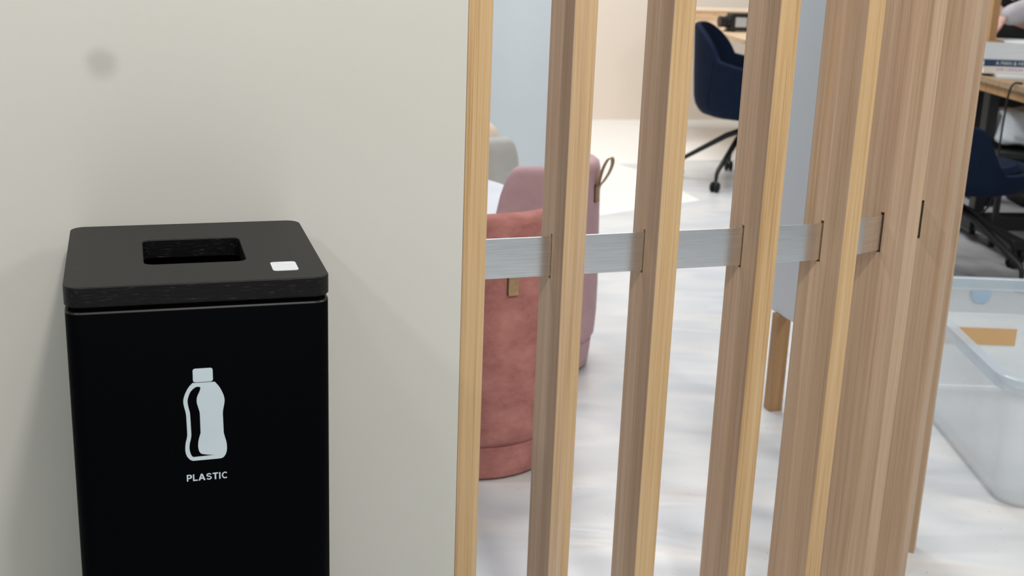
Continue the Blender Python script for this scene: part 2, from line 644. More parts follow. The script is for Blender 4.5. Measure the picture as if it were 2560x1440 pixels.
# front wall: its surface is flush with the front of the first slat, its end butts against that slat
SLOT = [  # point where the rail meets the left side of each slat, and the slat's turn
    ((-0.0975, 1.9860), 18.5), ((0.0630, 2.0400), 20.2), ((0.2230, 2.0960), 19.5), ((0.4020, 2.1560), 20.8),
    ((0.5550, 2.2170), 31.5), ((0.6880, 2.3050), 40.4), ((0.8000, 2.4300), 54.9), ((0.8715, 2.5700), 67.0)]
SLAT_W, D_FRONT, D_BACK = 0.0392, 0.0533, 0.0485
p1 = Vector((*SLOT[0][0], 0)) + N1 * D_FRONT        # front left corner of the first slat
wl = empty('wall_front', p1, WA)
tag(wl, 'warm grey painted partition wall behind the black bin', None, None, 'structure')
box('wall_panel', -4.0, -0.0005, 0.0, 0.10, 0.0, 2.6, M['wall'], wl)

# far beige wall; light patches on its floor painted as a cream slab
wb = empty('wall_back', (0.716, 8.86, 0), R(13.5))
tag(wb, 'beige wall at the far end of the lounge', None, None, 'structure')
box('wall_panel', -4.5, 4.5, 0.0, 0.1, 0.0, 2.8, M['beige_wall'], wb)

fs = prism('lit_floor_patch', [(-3.0, 3.12), (0.403, 5.812), (0.628, 6.004), (0.935, 6.235), (0.714, 6.953), (0.582, 7.155),
                           (0.737, 7.21), (1.0, 7.34), (1.36, 7.45), (3.5, 8.2), (4.6, 9.8), (-3.4, 7.87)], 0.0, 0.002, M['lit_floor'])
tag(fs, 'light patches with pointed edges painted cream on the floor in front of beige wall', None, None, 'structure')


M['shaded_floor'] = simple('shaded_floor', srgb(150, 150, 153), 0.95, spec=0.05, noise=(9.0, 0.10), bump=(500, 0.2))
gc = prism('floor_shade', [(1.45, 4.45), (4.6, 4.45), (4.6, 6.75), (1.92, 6.75)], 0.0, 0.003, M['shaded_floor'])  # grey slab painted where the floor lies in the table's shade
tag(gc, 'floor shade under the meeting table, painted as a grey slab', None, None, 'structure')

# ------------------------------------------------------------------ slatted screen
screen = empty('slat_screen', (0.35, 2.2, 0))
tag(screen, 'curved screen of upright wooden slats joined by a flat metal rail', 'screen')
RAIL_T, ZR0, ZR1 = 0.005, 0.757, 0.8246
HS = 2.5


def slat_mesh():
    """upright slat, local origin at the rail point on its left side; x = across, y = back; with a slot for the rail"""
    bm = bmesh.new()
    y0, y1, w = -D_FRONT, D_BACK, SLAT_W
    s0, s1 = -0.0026, RAIL_T + 0.0012       # slot in y
    a0, a1 = ZR0 - 0.005, ZR1 + 0.005       # slot in z
    zs = [0.0, a0, a1, HS]
    ys = [y0, s0, s1, y1]
    V = {}
    for sx, x in ((0, 0.0), (1, w)):
        for i, y in enumerate(ys):
            for j, z in enumerate(zs):
                V[sx, i, j] = bm.verts.new((x, y, z))
    for sx in (0, 1):
        for i in range(3):
            for j in range(3):
                if i == 1 and j == 1:
                    continue
                bm.faces.new((V[sx, i, j], V[sx, i + 1, j], V[sx, i + 1, j + 1], V[sx, i, j + 1]))
    for j in range(3):
        bm.faces.new((V[0, 0, j], V[1, 0, j], V[1, 0, j + 1], V[0, 0, j + 1]))
        bm.faces.new((V[0, 3, j], V[1, 3, j], V[1, 3, j + 1], V[0, 3, j + 1]))
    for i in range(3):
        bm.faces.new((V[0, i, 0], V[1, i, 0], V[1, i + 1, 0], V[0, i + 1, 0]))
        bm.faces.new((V[0, i, 3], V[1, i, 3], V[1, i + 1, 3], V[0, i + 1, 3]))
    for (i, j, k, l) in ((1, 1, 2, 1), (2, 1, 2, 2), (2, 2, 1, 2), (1, 2, 1, 1)):
        bm.faces.new((V[0, i, j], V[1, i, j], V[1, k, l], V[0, k, l]))
    bmesh.ops.recalc_face_normals(bm, faces=bm.faces)
    # softened long corners
    es = [e for e in bm.edges if abs(e.verts[0].co.x - e.verts[1].co.x) < 1e-6 and abs(e.verts[0].co.y - e.verts[1].co.y) < 1e-6
          and abs(e.verts[0].co.y) > 0.04 and e.verts[0].co.y not in (s0, s1)]
    bmesh.ops.bevel(bm, geom=es, offset=0.0014, segments=2, affect='EDGES', profile=0.5)
    return bm


first = None
TINT = [0.04, 0.30, 0.10, 0.04, 0.0, 0.58, 0.62, 0.25]  # sixth and seventh slats tinted paler, painting in the light on their fronts
for ti, ((px, py), a) in enumerate(SLOT):
    if first is None:
        first = obj('slat', slat_mesh(), M['slat'], screen)
        o = first
    else:
        o = first.copy()
        COL.objects.link(o)
        o.parent = screen
    o.location = Vector((px, py, 0)) - screen.location
    o.rotation_euler = (0, 0, R(a))
    o.color = (TINT[ti], 0, 0, 1)

# the rail: a flat band bent along the slots
path = [Vector((p[0], p[1], 0)) for p, a in SLOT]
start = path[0] + Vector((math.cos(R(18.5)), math.sin(R(18.5)), 0)) * 0.004
end = path[-1] + Vector((math.cos(R(67)), math.sin(R(67)), 0)) * 0.03
pts = catmull([start] + path[1:] + [end], 12)
bm = bmesh.new()
fr = []
for i, p in enumerate(pts):
    d = (pts[min(i + 1, len(pts) - 1)] - pts[max(i - 1, 0)]).normalized()
    nb = Vector((-d.y, d.x, 0))          # towards the back
    q = p + nb * RAIL_T
    L = screen.location
    fr.append([bm.verts.new(v - L) for v in (Vector((p.x, p.y, ZR0)), Vector((p.x, p.y, ZR1)), Vector((q.x, q.y, ZR1)), Vector((q.x, q.y, ZR0)))])
for a, b in zip(fr, fr[1:]):
    for k in range(4):
        bm.faces.new((a[k], a[(k + 1) % 4], b[(k + 1) % 4], b[k]))
bm.faces.new(fr[0])
bm.faces.new(list(reversed(fr[-1])))
rail = obj('rail', bm, M['metal'], screen, 30)
rail['label'] = 'flat brushed aluminium rail'

# ------------------------------------------------------------------ recycling bin
BW, BD, BZ = 0.3206, 0.3129, 0.889
LID_T = 0.0255
binr = empty('recycling_bin', (-0.4289, 1.6299, 0), R(17.3))
tag(binr, 'black recycling bin with wooden lid and white bottle print', 'bin')
# body: a tube with rounded corners, thin wall and an inner skin
bm = bmesh.new()
ro = rrect(BW - 0.001, BD - 0.001, 0.020, 8)
ri = rrect(BW - 0.009, BD - 0.009, 0.016, 8)
ztop = BZ - LID_T - 0.0065
lp = lambda o, z: [(x, y, z) for x, y in o]
ro2 = rrect(BW - 0.0026, BD - 0.0026, 0.0192, 8)
vl = loft(bm, [lp(ro, 0.0), lp(ro, ztop - 0.0014), lp(ro2, ztop), lp(ri, ztop), lp(ri, 0.02)])
bm.faces.new(list(reversed(vl[0])))
bm.faces.new(vl[-1])
body = obj('body', bm, M['black_metal'], binr, 40)
bm = bmesh.new()
rq = rrect(BW - 0.0006, BD - 0.0006, 0.0202, 8)
loft(bm, [lp(ro, ztop - 0.0022), lp(rq, ztop - 0.0016), lp(ro2, ztop + 0.0002), lp(ri, ztop + 0.0002), lp(ri, ztop - 0.0022), lp(ro, ztop - 0.0022)])
obj('rim', bm, simple('rim_highlight_metal', srgb(10, 10, 12), 0.4, spec=0.4), body, 40)  # glossier ring added to draw the highlight along the body's top edge
# neck set back between the body and the lid
bm = bmesh.new()
nk = rrect(BW - 0.016, BD - 0.016, 0.014, 8)
nk2 = rrect(BW - 0.030, BD - 0.030, 0.010, 8)
loft(bm, [lp(nk, ztop - 0.03), lp(nk, BZ - LID_T + 0.0004), lp(nk2, BZ - LID_T + 0.0004), lp(nk2, ztop - 0.03), lp(nk, ztop - 0.03)])
obj('neck', bm, M['inside'], binr, 40)
# lid with a rounded square opening
bm = bmesh.new()
c = 0.0012
zb_, zt_ = BZ - LID_T, BZ
O = lambda i: rrect(BW - 2 * i, BD - 2 * i, 0.020 - i, 8)
hx, hy = 0.0003, 0.0009
I = lambda i: rrect(0.1294 + 2 * i, 0.1275 + 2 * i, 0.013 + i, 8, hx, hy)
lip = rrect(BW - 0.003, BD - 0.003, 0.0185, 8)
loft(bm, [lp(I(0), zb_), lp(lip, zb_), lp(lip, zb_ + 0.0015), lp(O(0.0), zb_ + 0.0016), lp(O(0.0), zt_ - c), lp(O(c * 0.35), zt_ - c * 0.35), lp(O(c), zt_),
          lp(I(c), zt_), lp(I(c * 0.3), zt_ - c * 0.4), lp(I(0), zt_ - c), lp(I(0), zb_)])
bmesh.ops.remove_doubles(bm, verts=bm.verts, dist=1e-6)
lid = obj('lid', bm, M['black_oak'], binr, 12)
lid['label'] = 'black-stained oak lid with square opening'
# sticker on the lid
bm = bmesh.new()
stp = rrect(0.0325, 0.042, 0.005, 6, 0.1093, -0.0985)
vl = loft(bm, [lp(stp, BZ + 0.0001), lp(stp, BZ + 0.0006)])
bm.faces.new(vl[1])
bm.faces.new(list(reversed(vl[0])))
sticker = obj('sticker', bm, M['sticker'], binr)
sticker['label'] = 'small white rounded sticker'

CAP = rrect(0.0244, 0.0180, 0.0030, 5, -0.0007, 0.7683)
OUT = [(-13.6, 758.5), (13.7, 758.3), (18.7, 751.6), (22.7, 743.2), (24.8, 735.6), (24.6, 728.9), (23.0, 720.9), (22.3, 715.5), (22.5, 703.1), (22.7, 688.7), (23.9, 683.1), (25.5, 676.7), (26.2, 669.8), (25.7, 662.9), (23.7, 657.5), (20.9, 654.5), (17.7, 653.4), (-16.0, 653.1), (-19.6, 654.6), (-23.2, 659.1), (-25.1, 664.8), (-25.4, 671.0), (-24.6, 678.5), (-23.1, 684.5), (-22.3, 689.2), (-22.5, 701.5), (-22.8, 715.1), (-23.4, 720.6), (-25.0, 728.1), (-25.6, 734.2), (-24.9, 739.5), (-22.5, 746.0), (-18.6, 753.1)]
INN = [(-4.6, 752.4), (-4.3, 750.7), (-5.4, 746.7), (-7.6, 742.2), (-9.0, 737.6), (-9.2, 732.2), (-7.9, 726.1), (-6.5, 720.5), (-6.0, 717.8), (-5.9, 705.5), (-5.9, 690.5), (-7.3, 685.8), (-8.7, 680.5), (-9.5, 673.0), (-8.7, 666.7), (-6.9, 663.1), (-4.5, 661.5), (2.3, 660.0), (11.2, 658.6), (2.2, 658.5), (-15.8, 658.1), (-17.8, 660.0), (-19.6, 665.0), (-20.3, 670.5), (-19.8, 676.7), (-18.2, 683.4), (-17.4, 688.8), (-17.6, 701.1), (-17.9, 714.7), (-18.2, 719.5), (-19.6, 726.3), (-20.5, 733.8), (-19.7, 739.1), (-17.3, 745.6), (-14.5, 749.4), (-10.7, 752.5), (-7.0, 753.3)]


def smooth_loop(P, sharp=()):
    """corner-preserving smoothing of a closed loop given in millimetres"""
    n = len(P)
    out = []
    for i in range(n):
        a, b, c_, d = (Vector(P[(i + k) % n]) for k in (-1, 0, 1, 2))
        if i in sharp:
            a = b * 2 - c_
        if (i + 1) % n in sharp:
            d = c_ * 2 - b
        for k in range(4):
            t = k / 4
            v = 0.5 * ((2 * b) + (c_ - a) * t + (2 * a - 5 * b + 4 * c_ - d) * t * t + (3 * b - a - 3 * c_ + d) * t ** 3)
            out.append((v.x / 1000, v.y / 1000))
    return out


icon = flat_shape('bottle_print', [(smooth_loop(OUT, (0, 1, 7, 9, 16, 17, 24, 26)), 0), (smooth_loop(INN, (8, 10, 18, 20, 26, 28)), 0), (CAP, 0)], 0.0005, M['print'], binr)
icon.location = (0, -(BD - 0.001) / 2 - 0.0002, 0)
icon.rotation_euler = (R(90), 0, 0)
icon['label'] = 'white bottle symbol'


def arc(cx, cy, rx, ry, a0, a1, n=14):
    return [(cx + rx * math.cos(R(a0 + (a1 - a0) * k / n)), cy + ry * math.sin(R(a0 + (a1 - a0) * k / n))) for k in range(n + 1)]


def bold_letters(word):
    """bold sans capitals, cap height 1; returns outlines"""
    w = 0.172
    loops, x = [], 0.0
    for ch in word:
        if ch == 'P':
            lp_ = [(0, 0), (w, 0), (w, 0.37), (0.40, 0.37)] + arc(0.38, 0.685, 0.29, 0.315, -90, 90) + [(0, 1)]
            loops += [[(x + p, q) for p, q in lp_], [(x + p, q) for p, q in [(w, 0.53)] + arc(0.37, 0.685, 0.095, 0.155, -90, 90) + [(w, 0.84)]]]
            adv = 0.73
        elif ch == 'L':
            loops.append([(x + p, q) for p, q in ((0, 0), (0.60, 0), (0.60, 0.17), (w, 0.17), (w, 1), (0, 1))])
            adv = 0.64
        elif ch == 'A':
            loops.append([(x + p, q) for p, q in ((0, 0), (0.215, 0), (0.29, 0.225), (0.61, 0.225), (0.69, 0), (0.91, 0), (0.56, 1), (0.345, 1))])
            loops.append([(x + p, q) for p, q in ((0.342, 0.39), (0.45, 0.74), (0.557, 0.39))])
            adv = 0.95
        elif ch == 'T':
            loops.append([(x + p, q) for p, q in ((0.26, 0), (0.46, 0), (0.46, 0.83), (0.72, 0.83), (0.72, 1), (0, 1), (0, 0.83), (0.26, 0.83))])
            adv = 0.79
        elif ch == 'I':
            loops.append([(x + p, q) for p, q in ((0, 0), (w, 0), (w, 1), (0, 1))])
            adv = 0.28
        elif ch in 'SC':
            if ch == 'C':
                c_ = arc(0.43, 0.5, 0.335, 0.425, 48, 312, 30)
                adv = 0.86
            else:
                c_ = arc(0.37, 0.715, 0.255, 0.20, 22, 235, 20)[:-1] + arc(0.37, 0.285, 0.275, 0.20, 60, -160, 20)
                c_ = arc(0.37, 0.715, 0.255, 0.20, 18, 215, 20) + [(0.30, 0.545), (0.45, 0.495)] + arc(0.37, 0.285, 0.275, 0.20, 42, -162, 20)
                adv = 0.78
            hw_ = 0.076
            L_, R_ = [], []
            for i, (p, q) in enumerate(c_):
                a_, b_ = c_[max(i - 1, 0)], c_[min(i + 1, len(c_) - 1)]
                dx, dy = b_[0] - a_[0], b_[1] - a_[1]
                ln = math.hypot(dx, dy) or 1
                L_.append((x + p - dy / ln * hw_, q + dx / ln * hw_))
                R_.append((x + p + dy / ln * hw_, q - dx / ln * hw_))
            loops.append(L_ + R_[::-1])
        x += adv + 0.055
    return loops, x


lets, wtot = bold_letters('PLASTIC')
wtot -= 0.055 + 0.04
kx, ky = 0.0515 / wtot, 0.0091
tx = flat_shape('lettering', [([(p * kx, q * ky) for p, q in l], 0) for l in lets], 0.0005, M['print'], binr)
tx.location = (-0.0250, -(BD - 0.001) / 2 - 0.0002, 0.6250)
tx.rotation_euler = (R(90), 0, 0)
tx['label'] = 'white capital lettering PLASTIC'


# ------------------------------------------------------------------ low tub seats
def smooth01(a, b, x):
    t = max(0.0, min(1.0, (x - a) / (b - a)))
    return t * t * (3 - 2 * t)


def tub_seat(loc, back_dir, m, strap_m, label, h_back=0.655, strap_z=0.50, wrap=84, strap_a=0, cat='chair', group='low round seats'):
    """round upholstered seat with a wrap-around back; local -x... back centre is local +x"""
    root = empty('tub_seat', loc, back_dir)
    tag(root, label, cat, group)
    n = 128
    zb, zseat = 0.095, 0.385
    th = 0.055

    def rr(z):      # outer radius by height
        t = z / 0.65
        return 0.212 + 0.010 * math.sin(min(1, max(0, (z - 0.05) / 0.15)) * math.pi / 2) - 0.012 * max(0.0, (z - 0.25) / 0.4)

    def top(a):     # rim height by angle from the back centre (degrees)
        a = abs(a)
        ht = h_back - 0.008 * (a / wrap)
        w = (a - (wrap - 22)) / 22.0
        if w <= 0:
            return ht
        if w >= 1:
            return zseat + 0.02
        return zseat + 0.02 + (ht - zseat - 0.02) * max(0.0, (1 - w ** 2.6)) ** 0.55
    bm = bmesh.new()
    loops = []
    ZF = [0, 0.02, 0.06, 0.15, 0.3, 0.45, 0.6, 0.75, 0.88, 0.95]
    angs = [360.0 * k / n - 180 for k in range(n)]
    pol = lambda r, a, z: (r * math.cos(R(a)), r * math.sin(R(a)), z)
    loops.append([pol(rr(zb) - 0.006, a, zb) for a in angs])
    for f in ZF[1:]:
        loops.append([pol(rr(zb + (top(a) - zb) * f), a, zb + (top(a) - zb) * f) for a in angs])
    for k in range(1, 6):       # rounded rim
        ph = math.pi * k / 6
        loops.append([pol(rr(top(a)) - th / 2 + th / 2 * math.cos(ph), a, top(a) - 0.022 + 0.022 * math.sin(ph)) for a in angs])
    for f in (0.6, 0.25, 0.0):
        loops.append([pol(rr(top(a)) - th - 0.002, a, zseat + (top(a) - 0.03 - zseat) * f if top(a) - 0.03 > zseat else zseat - 0.01) for a in angs])
    vl = loft(bm, loops)
    bm.faces.new(list(reversed(vl[0])))
    bm.faces.new(vl[-1])
    obj('shell', bm, m, root, 60)
    # plinth band below the seam
    lathe('plinth', [(0, 0.004), (0.195, 0.004), (0.203, 0.010), (0.208, 0.06), (0.210, 0.088), (0.206, 0.0935), (0, 0.0935)], m, root, 96)
    lathe('glide', [(0, 0.0), (0.185, 0.0), (0.185, 0.006), (0, 0.006)], M['rubber'], root, 64)
    # seat cushion
    lathe('cushion', [(0, zseat - 0.03), (0.135, zseat - 0.03), (0.155, zseat - 0.005), (0.148, zseat + 0.03), (0.12, zseat + 0.042), (0, zseat + 0.046)], m, root, 64)
    # leather pull loop at the back
    r0 = rr(strap_z)
    prof = [(r0 + 0.002, strap_z), (r0 + 0.010, strap_z + 0.035), (r0 + 0.022, strap_z + 0.075), (r0 + 0.040, strap_z + 0.105), (r0 + 0.056, strap_z + 0.112),
            (r0 + 0.060, strap_z + 0.096), (r0 + 0.050, strap_z + 0.070), (r0 + 0.030, strap_z + 0.042), (r0 + 0.012, strap_z + 0.022), (r0 + 0.006, strap_z - 0.006), (r0 + 0.009, strap_z - 0.024)]
    pp = catmull([(r0 + (x - r0) * 0.78, 0, z) for x, z in prof], 5)
    bm = bmesh.new()
    rg = []
    hw, tt = 0.0125, 0.0016
    for i, p in enumerate(pp):
        d = (pp[min(i + 1, len(pp) - 1)] - pp[max(i - 1, 0)]).normalized()
        nn = Vector((-d.z, 0, d.x))
        rg.append([bm.verts.new(p + Vector((0, s * hw, 0)) + nn * q) for s, q in ((-1, -tt), (1, -tt), (1, tt), (-1, tt))])
    for a, b in zip(rg, rg[1:]):
        for k in range(4):
            bm.faces.new((a[k], a[(k + 1) % 4], b[(k + 1) % 4], b[k]))
    bm.faces.new(rg[0])
    bm.faces.new(list(reversed(rg[-1])))
    st = obj('strap', bm, strap_m, root, 60)
    st.rotation_euler = (0, 0, R(strap_a))
    box('strap_base_shade', r0 - 0.004, r0 + 0.0035, -0.0145, 0.004, strap_z - 0.026, strap_z + 0.03, M['leather_shade'], st, 0.003)  # dark base, set off-centre to paint the shadow beside the strap
    return root


tub_seat((-0.089, 3.039, 0), R(-65), M['red_velvet'], M['leather'], 'dusty red velvet tub seat with tan strap, nearest behind the slats', h_back=0.672, strap_z=0.505)
tub_seat((0.043, 3.765, 0), R(-36), M['pink_velvet'], M['leather'], 'mauve pink tub seat with leather loop, behind the red seat', h_back=0.655, strap_z=0.555, strap_a=13)
tub_seat((-0.195, 4.80, 0), R(-102), M['grey_fabric'], M['leather'], 'warm grey tub seat behind the white table', h_back=0.555)
# beige cushion in the grey seat
bm = bmesh.new()
bmesh.ops.create_uvsphere(bm, u_segments=28, v_segments=16, radius=1.0)
for v in bm.verts:
    x, y, z = v.co
    e = lambda t, p: math.copysign(abs(t) ** p, t)
    v.co = (e(x, 0.7) * 0.11, e(y, 0.9) * 0.045, e(z, 0.7) * 0.074)
cu_ = obj('cushion', bm, M['beige'], None, 180)
cu_.location = (-0.180, 4.83, 0.508)
cu_.rotation_euler = (R(-8), 0, R(20))
tag(cu_, 'beige cushion standing in the grey tub seat', 'cushion')

# white round table
wt = empty('side_table', (-0.40, 4.06, 0))
tag(wt, 'white round low table beside the pink seat', 'table')
lathe('table_top', [(0, 0.428), (0.408, 0.428), (0.418, 0.434), (0.420, 0.444), (0.416, 0.45), (0, 0.45)], M['white_top'], wt, 72)
lathe('stem', [(0.024, 0.012), (0.024, 0.43)], M['white_top'], wt, 24)
lathe('base', [(0, 0.0), (0.2, 0.0), (0.2, 0.006), (0.19, 0.012), (0.026, 0.014), (0, 0.014)], M['white_top'], wt, 48)


# ------------------------------------------------------------------ pale blue partitions
pn = empty('partition', (-0.7, 5.55, 0), R(6))
tag(pn, 'pale blue free-standing partition panel behind the grey seat', 'partition')
box('panel', -1.0, 0.99, -0.025, 0.025, 0.05, 2.3, M['blue_panel'], pn, 0.006)
for x in (-0.8, 0.8):
    box('foot', x - 0.03, x + 0.03, -0.2, 0.2, 0.0, 0.05, M['oak_leg'], pn, 0.004)

a2 = math.atan2(-0.949, 0.316)
pr = empty('screen_board', (0.800, 3.30, 0), a2)
tag(pr, 'pale blue raised screen board on wooden legs close behind the slats', 'partition')
# local x runs towards the camera side, local y to its right
box('board', -0.36, 0.42, -0.012, 0.012, 0.288, 2.2, M['blue_panel'], pr, 0.003)
for x in (-0.11, 0.36):
    lg = box('leg', -0.02, 0.02, -0.02, 0.02, 0.0, 0.2875, M['oak_leg'], pr, 0.0015)
    lg.location = (x, 0.0, 0)
    lg.rotation_euler = (0, 0, R(14) - a2)


# ------------------------------------------------------------------ navy swivel chairs
def swivel_chair(loc, face, base_rot, label):
    root = empty('swivel_chair', loc, face)
    tag(root, label, 'chair', 'navy swivel chairs')
    n = 120

    def top(a):     # a = degrees from the back centre
        a = abs(a)
        hb = 0.840
        if a <= 14:
            return hb
        if a <= 62:
            w = (a - 14) / 48
            return 0.668 + (hb - 0.668) * max(0.0, 1 - w ** 2.0) ** 0.75
        if a <= 90:
            return 0.668 - 0.030 * (a - 62) / 28
        return 0.458 + 0.180 * (1 - smooth01(90, 118, a))

    def rad(z):
        P = [(0.355, 0.12), (0.36, 0.20), (0.375, 0.25), (0.41, 0.280), (0.46, 0.292), (0.56, 0.300), (0.67, 0.306), (0.84, 0.316)]
        for (z0, r0), (z1, r1) in zip(P, P[1:]):
            if z <= z1:
                return r0 + (r1 - r0) * (z - z0) / (z1 - z0)
        return P[-1][1]
    angs = [360.0 * k / n for k in range(n)]
    pol = lambda r, a, z: (-r * math.cos(R(a)), -r * math.sin(R(a)) * 0.98, z)
    nrm = lambda a: a if a <= 180 else a - 360
    bm = bmesh.new()
    loops = []
    Z0 = 0.355
    for f in (0, 0.015, 0.04, 0.08, 0.14, 0.22, 0.32, 0.45, 0.6, 0.75, 0.9, 0.97):
        loops.append([pol(rad(Z0 + (top(nrm(a)) - Z0) * f), a, Z0 + (top(nrm(a)) - Z0) * f) for a in angs])
    th = 0.034
    for k in range(1, 5):
        ph = math.pi * k / 5
        loops.append([pol(rad(top(nrm(a))) - th / 2 + th / 2 * math.cos(ph), a, top(nrm(a)) - 0.01 + 0.012 * math.sin(ph)) for a in angs])
    for f in (0.75, 0.4, 0.1, 0.0):
        loops.append([pol(rad(0.44 + max(0.0, top(nrm(a)) - 0.02 - 0.44) * f) - th, a, 0.43 + max(0.0, top(nrm(a)) - 0.02 - 0.43) * f) for a in angs])
    vl = loft(bm, loops)
    bm.faces.new(list(reversed(vl[0])))
    bm.faces.new(vl[-1])
    sh = obj('shell', bm, M['navy'], root, 50)
    # seams where the arms meet the back
    for s in (-1, 1):
        sp = []
        for k in range(10):
            z = 0.40 + (0.665 - 0.40) * k / 9
            sp.append(pol(rad(z) + 0.0005, s * (58 - 8 * (1 - k / 9)), z))
        tube('seam', sp, 0.0025, M['navy'], sh, 6)
    lathe('seat_cushion', [(0, 0.42), (0.20, 0.42), (0.232, 0.435), (0.235, 0.455), (0.215, 0.475), (0, 0.485)], M['navy'], root, 48)
    lathe('column', [(0, 0.20), (0.032, 0.20), (0.034, 0.21), (0.034, 0.29), (0.022, 0.295), (0.022, 0.358), (0, 0.358)], M['black'], root, 24)
    for k in range(5):
        a = base_rot + math.pi * 0.4 * k
        ca, sa = math.cos(a), math.sin(a)
        P = lambda r, z: (ca * r, sa * r, z)
        leg = tube('leg', [P(0.02, 0.285), P(0.10, 0.250), P(0.235, 0.165), P(0.318, 0.112), P(0.335, 0.090), P(0.339, 0.052)],
                   [0.016, 0.016, 0.0135, 0.012, 0.0105, 0.009], M['black'], root, 10)
        for s in (-1, 1):
            bm = bmesh.new()
            g = bmesh.ops.create_cone(bm, cap_ends=True, segments=24, radius1=0.027, radius2=0.027, depth=0.016)
            bmesh.ops.bevel(bm, geom=[e for e in bm.edges if len(e.link_faces) == 2 and abs(e.verts[0].co.z - e.verts[1].co.z) < 1e-6], offset=0.003, segments=2, affect='EDGES')
            mt = Matrix.Translation((ca * 0.344 - sa * s * 0.0125, sa * 0.344 + ca * s * 0.0125, 0.0272)) @ Matrix.Rotation(a + math.pi / 2, 4, 'Z') @ Matrix.Rotation(math.pi / 2, 4, 'Y')
            bmesh.ops.transform(bm, matrix=mt, verts=bm.verts)
            obj('caster', bm, M['rubber'], leg, 40)
    return root


swivel_chair((1.225, 6.755, 0), R(-18), R(237) + R(18), 'navy swivel chair standing by the far desk')
swivel_chair((1.77, 5.00, 0), R(-8), R(-52) + R(8), 'navy swivel chair behind the clear plastic box')

# ------------------------------------------------------------------ far desk with a camera on it
dk = empty('desk', (1.10, 7.86, 0), 0)
tag(dk, 'pale wooden desk against the beige wall behind the navy chair', 'desk')
poly = [(-0.15, 0.08), (-0.03, 0.02), (0.13, -0.84), (1.55, -0.50), (1.55, 0.72), (-0.15, 0.55)]
prism('desk_top', poly, 0.715, 0.74, M['oak_top'], dk)
for x, y in ((-0.10, 0.12), (-0.12, 0.50), (1.48, -0.40), (1.48, 0.62)):
    box('leg', x - 0.02, x + 0.02, y - 0.02, y + 0.02, 0.0, 0.715, M['oak_top'], dk, 0.002)
bk = box('upstand', -0.06, 1.5, 0.0, 0.02, 0.74, 0.80, M['oak_top'], dk)
bk.location = (0.02, 0.52, 0)
bk.rotation_euler = (0, 0, R(9))
box('upstand_cap', -0.07, 1.51, -0.005, 0.025, 0.80, 0.822, M['trim'], bk, 0.003)

cm = empty('video_camera', (1.27, 7.58, 0.74), R(12))
tag(cm, 'black camera with grey screen lying on the far desk', 'camera')
box('body', -0.055, 0.085, -0.045, 0.045, 0.008, 0.108, M['black'], cm, 0.008)
box('screen', -0.030, 0.040, -0.0475, -0.0445, 0.030, 0.085, M['screen'], cm, 0.001)
bm = bmesh.new()
tube_into(bm, [(-0.055, 0, 0.056), (-0.075, 0, 0.056), (-0.076, 0, 0.056), (-0.115, 0, 0.056)], [0.036, 0.036, 0.030, 0.033], 24)
obj('lens', bm, M['black'], cm, 40)
box('grip', -0.07, -0.02, -0.03, 0.03, 0.0, 0.012, M['black'], cm, 0.003)

# ------------------------------------------------------------------ right table with books and the person behind it
tb = empty('meeting_table', (2.045, 5.60, 0), R(6.5))
tag(tb, 'wooden meeting table with black frame carrying the book stack', 'table')
box('table_top', 0.0, 1.6, -0.52, 0.46, 0.712, 0.740, M['oak_mid'], tb, 0.003)
box('apron', 0.015, 1.58, -0.50, 0.44, 0.672, 0.7115, M['oak_leg'], tb, 0.002)
box('panel', 0.03, 1.55, 0.36, 0.385, 0.16, 0.6715, simple('charcoal_panel', srgb(58, 55, 58), 0.8), tb, 0.002)
box('column', 0.02, 0.07, -0.03, 0.03, 0.12, 0.6715, M['black'], tb, 0.004)
box('column', 1.45, 1.50, -0.03, 0.03, 0.12, 0.6715, M['black'], tb, 0.004)
box('stretcher', 0.0, 1.52, -0.05, 0.05, 0.055, 0.12, M['black'], tb, 0.004)
for x in (0.045, 1.475):
    ft = box('foot_beam', x - 0.03, x + 0.03, -0.43, 0.40, 0.062, 0.105, M['black'], tb, 0.004)
    for y in (-0.40, 0.36):
        for s in (-1, 1):
            bm = bmesh.new()
            bmesh.ops.create_cone(bm, cap_ends=True, segments=24, radius1=0.033, radius2=0.033, depth=0.018)
            bmesh.ops.transform(bm, matrix=Matrix.Translation((x + s * 0.018, y, 0.033)) @ Matrix.Rotation(math.pi / 2, 4, 'Y'), verts=bm.verts)
            obj('caster', bm, M['rubber'], ft, 40)

bx0 = 2.062


def book(z0, z1, dx, dy, w, d, cover, label, rz):
    r = empty('book', (bx0 + dx, 5.625 + dy, z0), rz)
    tag(r, label, 'book', 'books stacked on the meeting table')
    h = z1 - z0 - 0.0006
    t = 0.0032
    bm = bmesh.new()
    box_into(bm, 0, w, 0, d, 0, t)
    box_into(bm, 0, w, 0, d, h - t, h)
    box_into(bm, 0, w, 0, 0.004, t, h - t)
    obj('cover', bm, cover, r)
    box('pages', 0.004, w - 0.004, 0.0042, d - 0.005, t, h - t, M['paper'], r)
    return r


def lying_cover(z0, z1, dx, dy, w, d, label, rz):
    return book(z0, z1, dx, dy, w, d, M['paper'], label, rz)


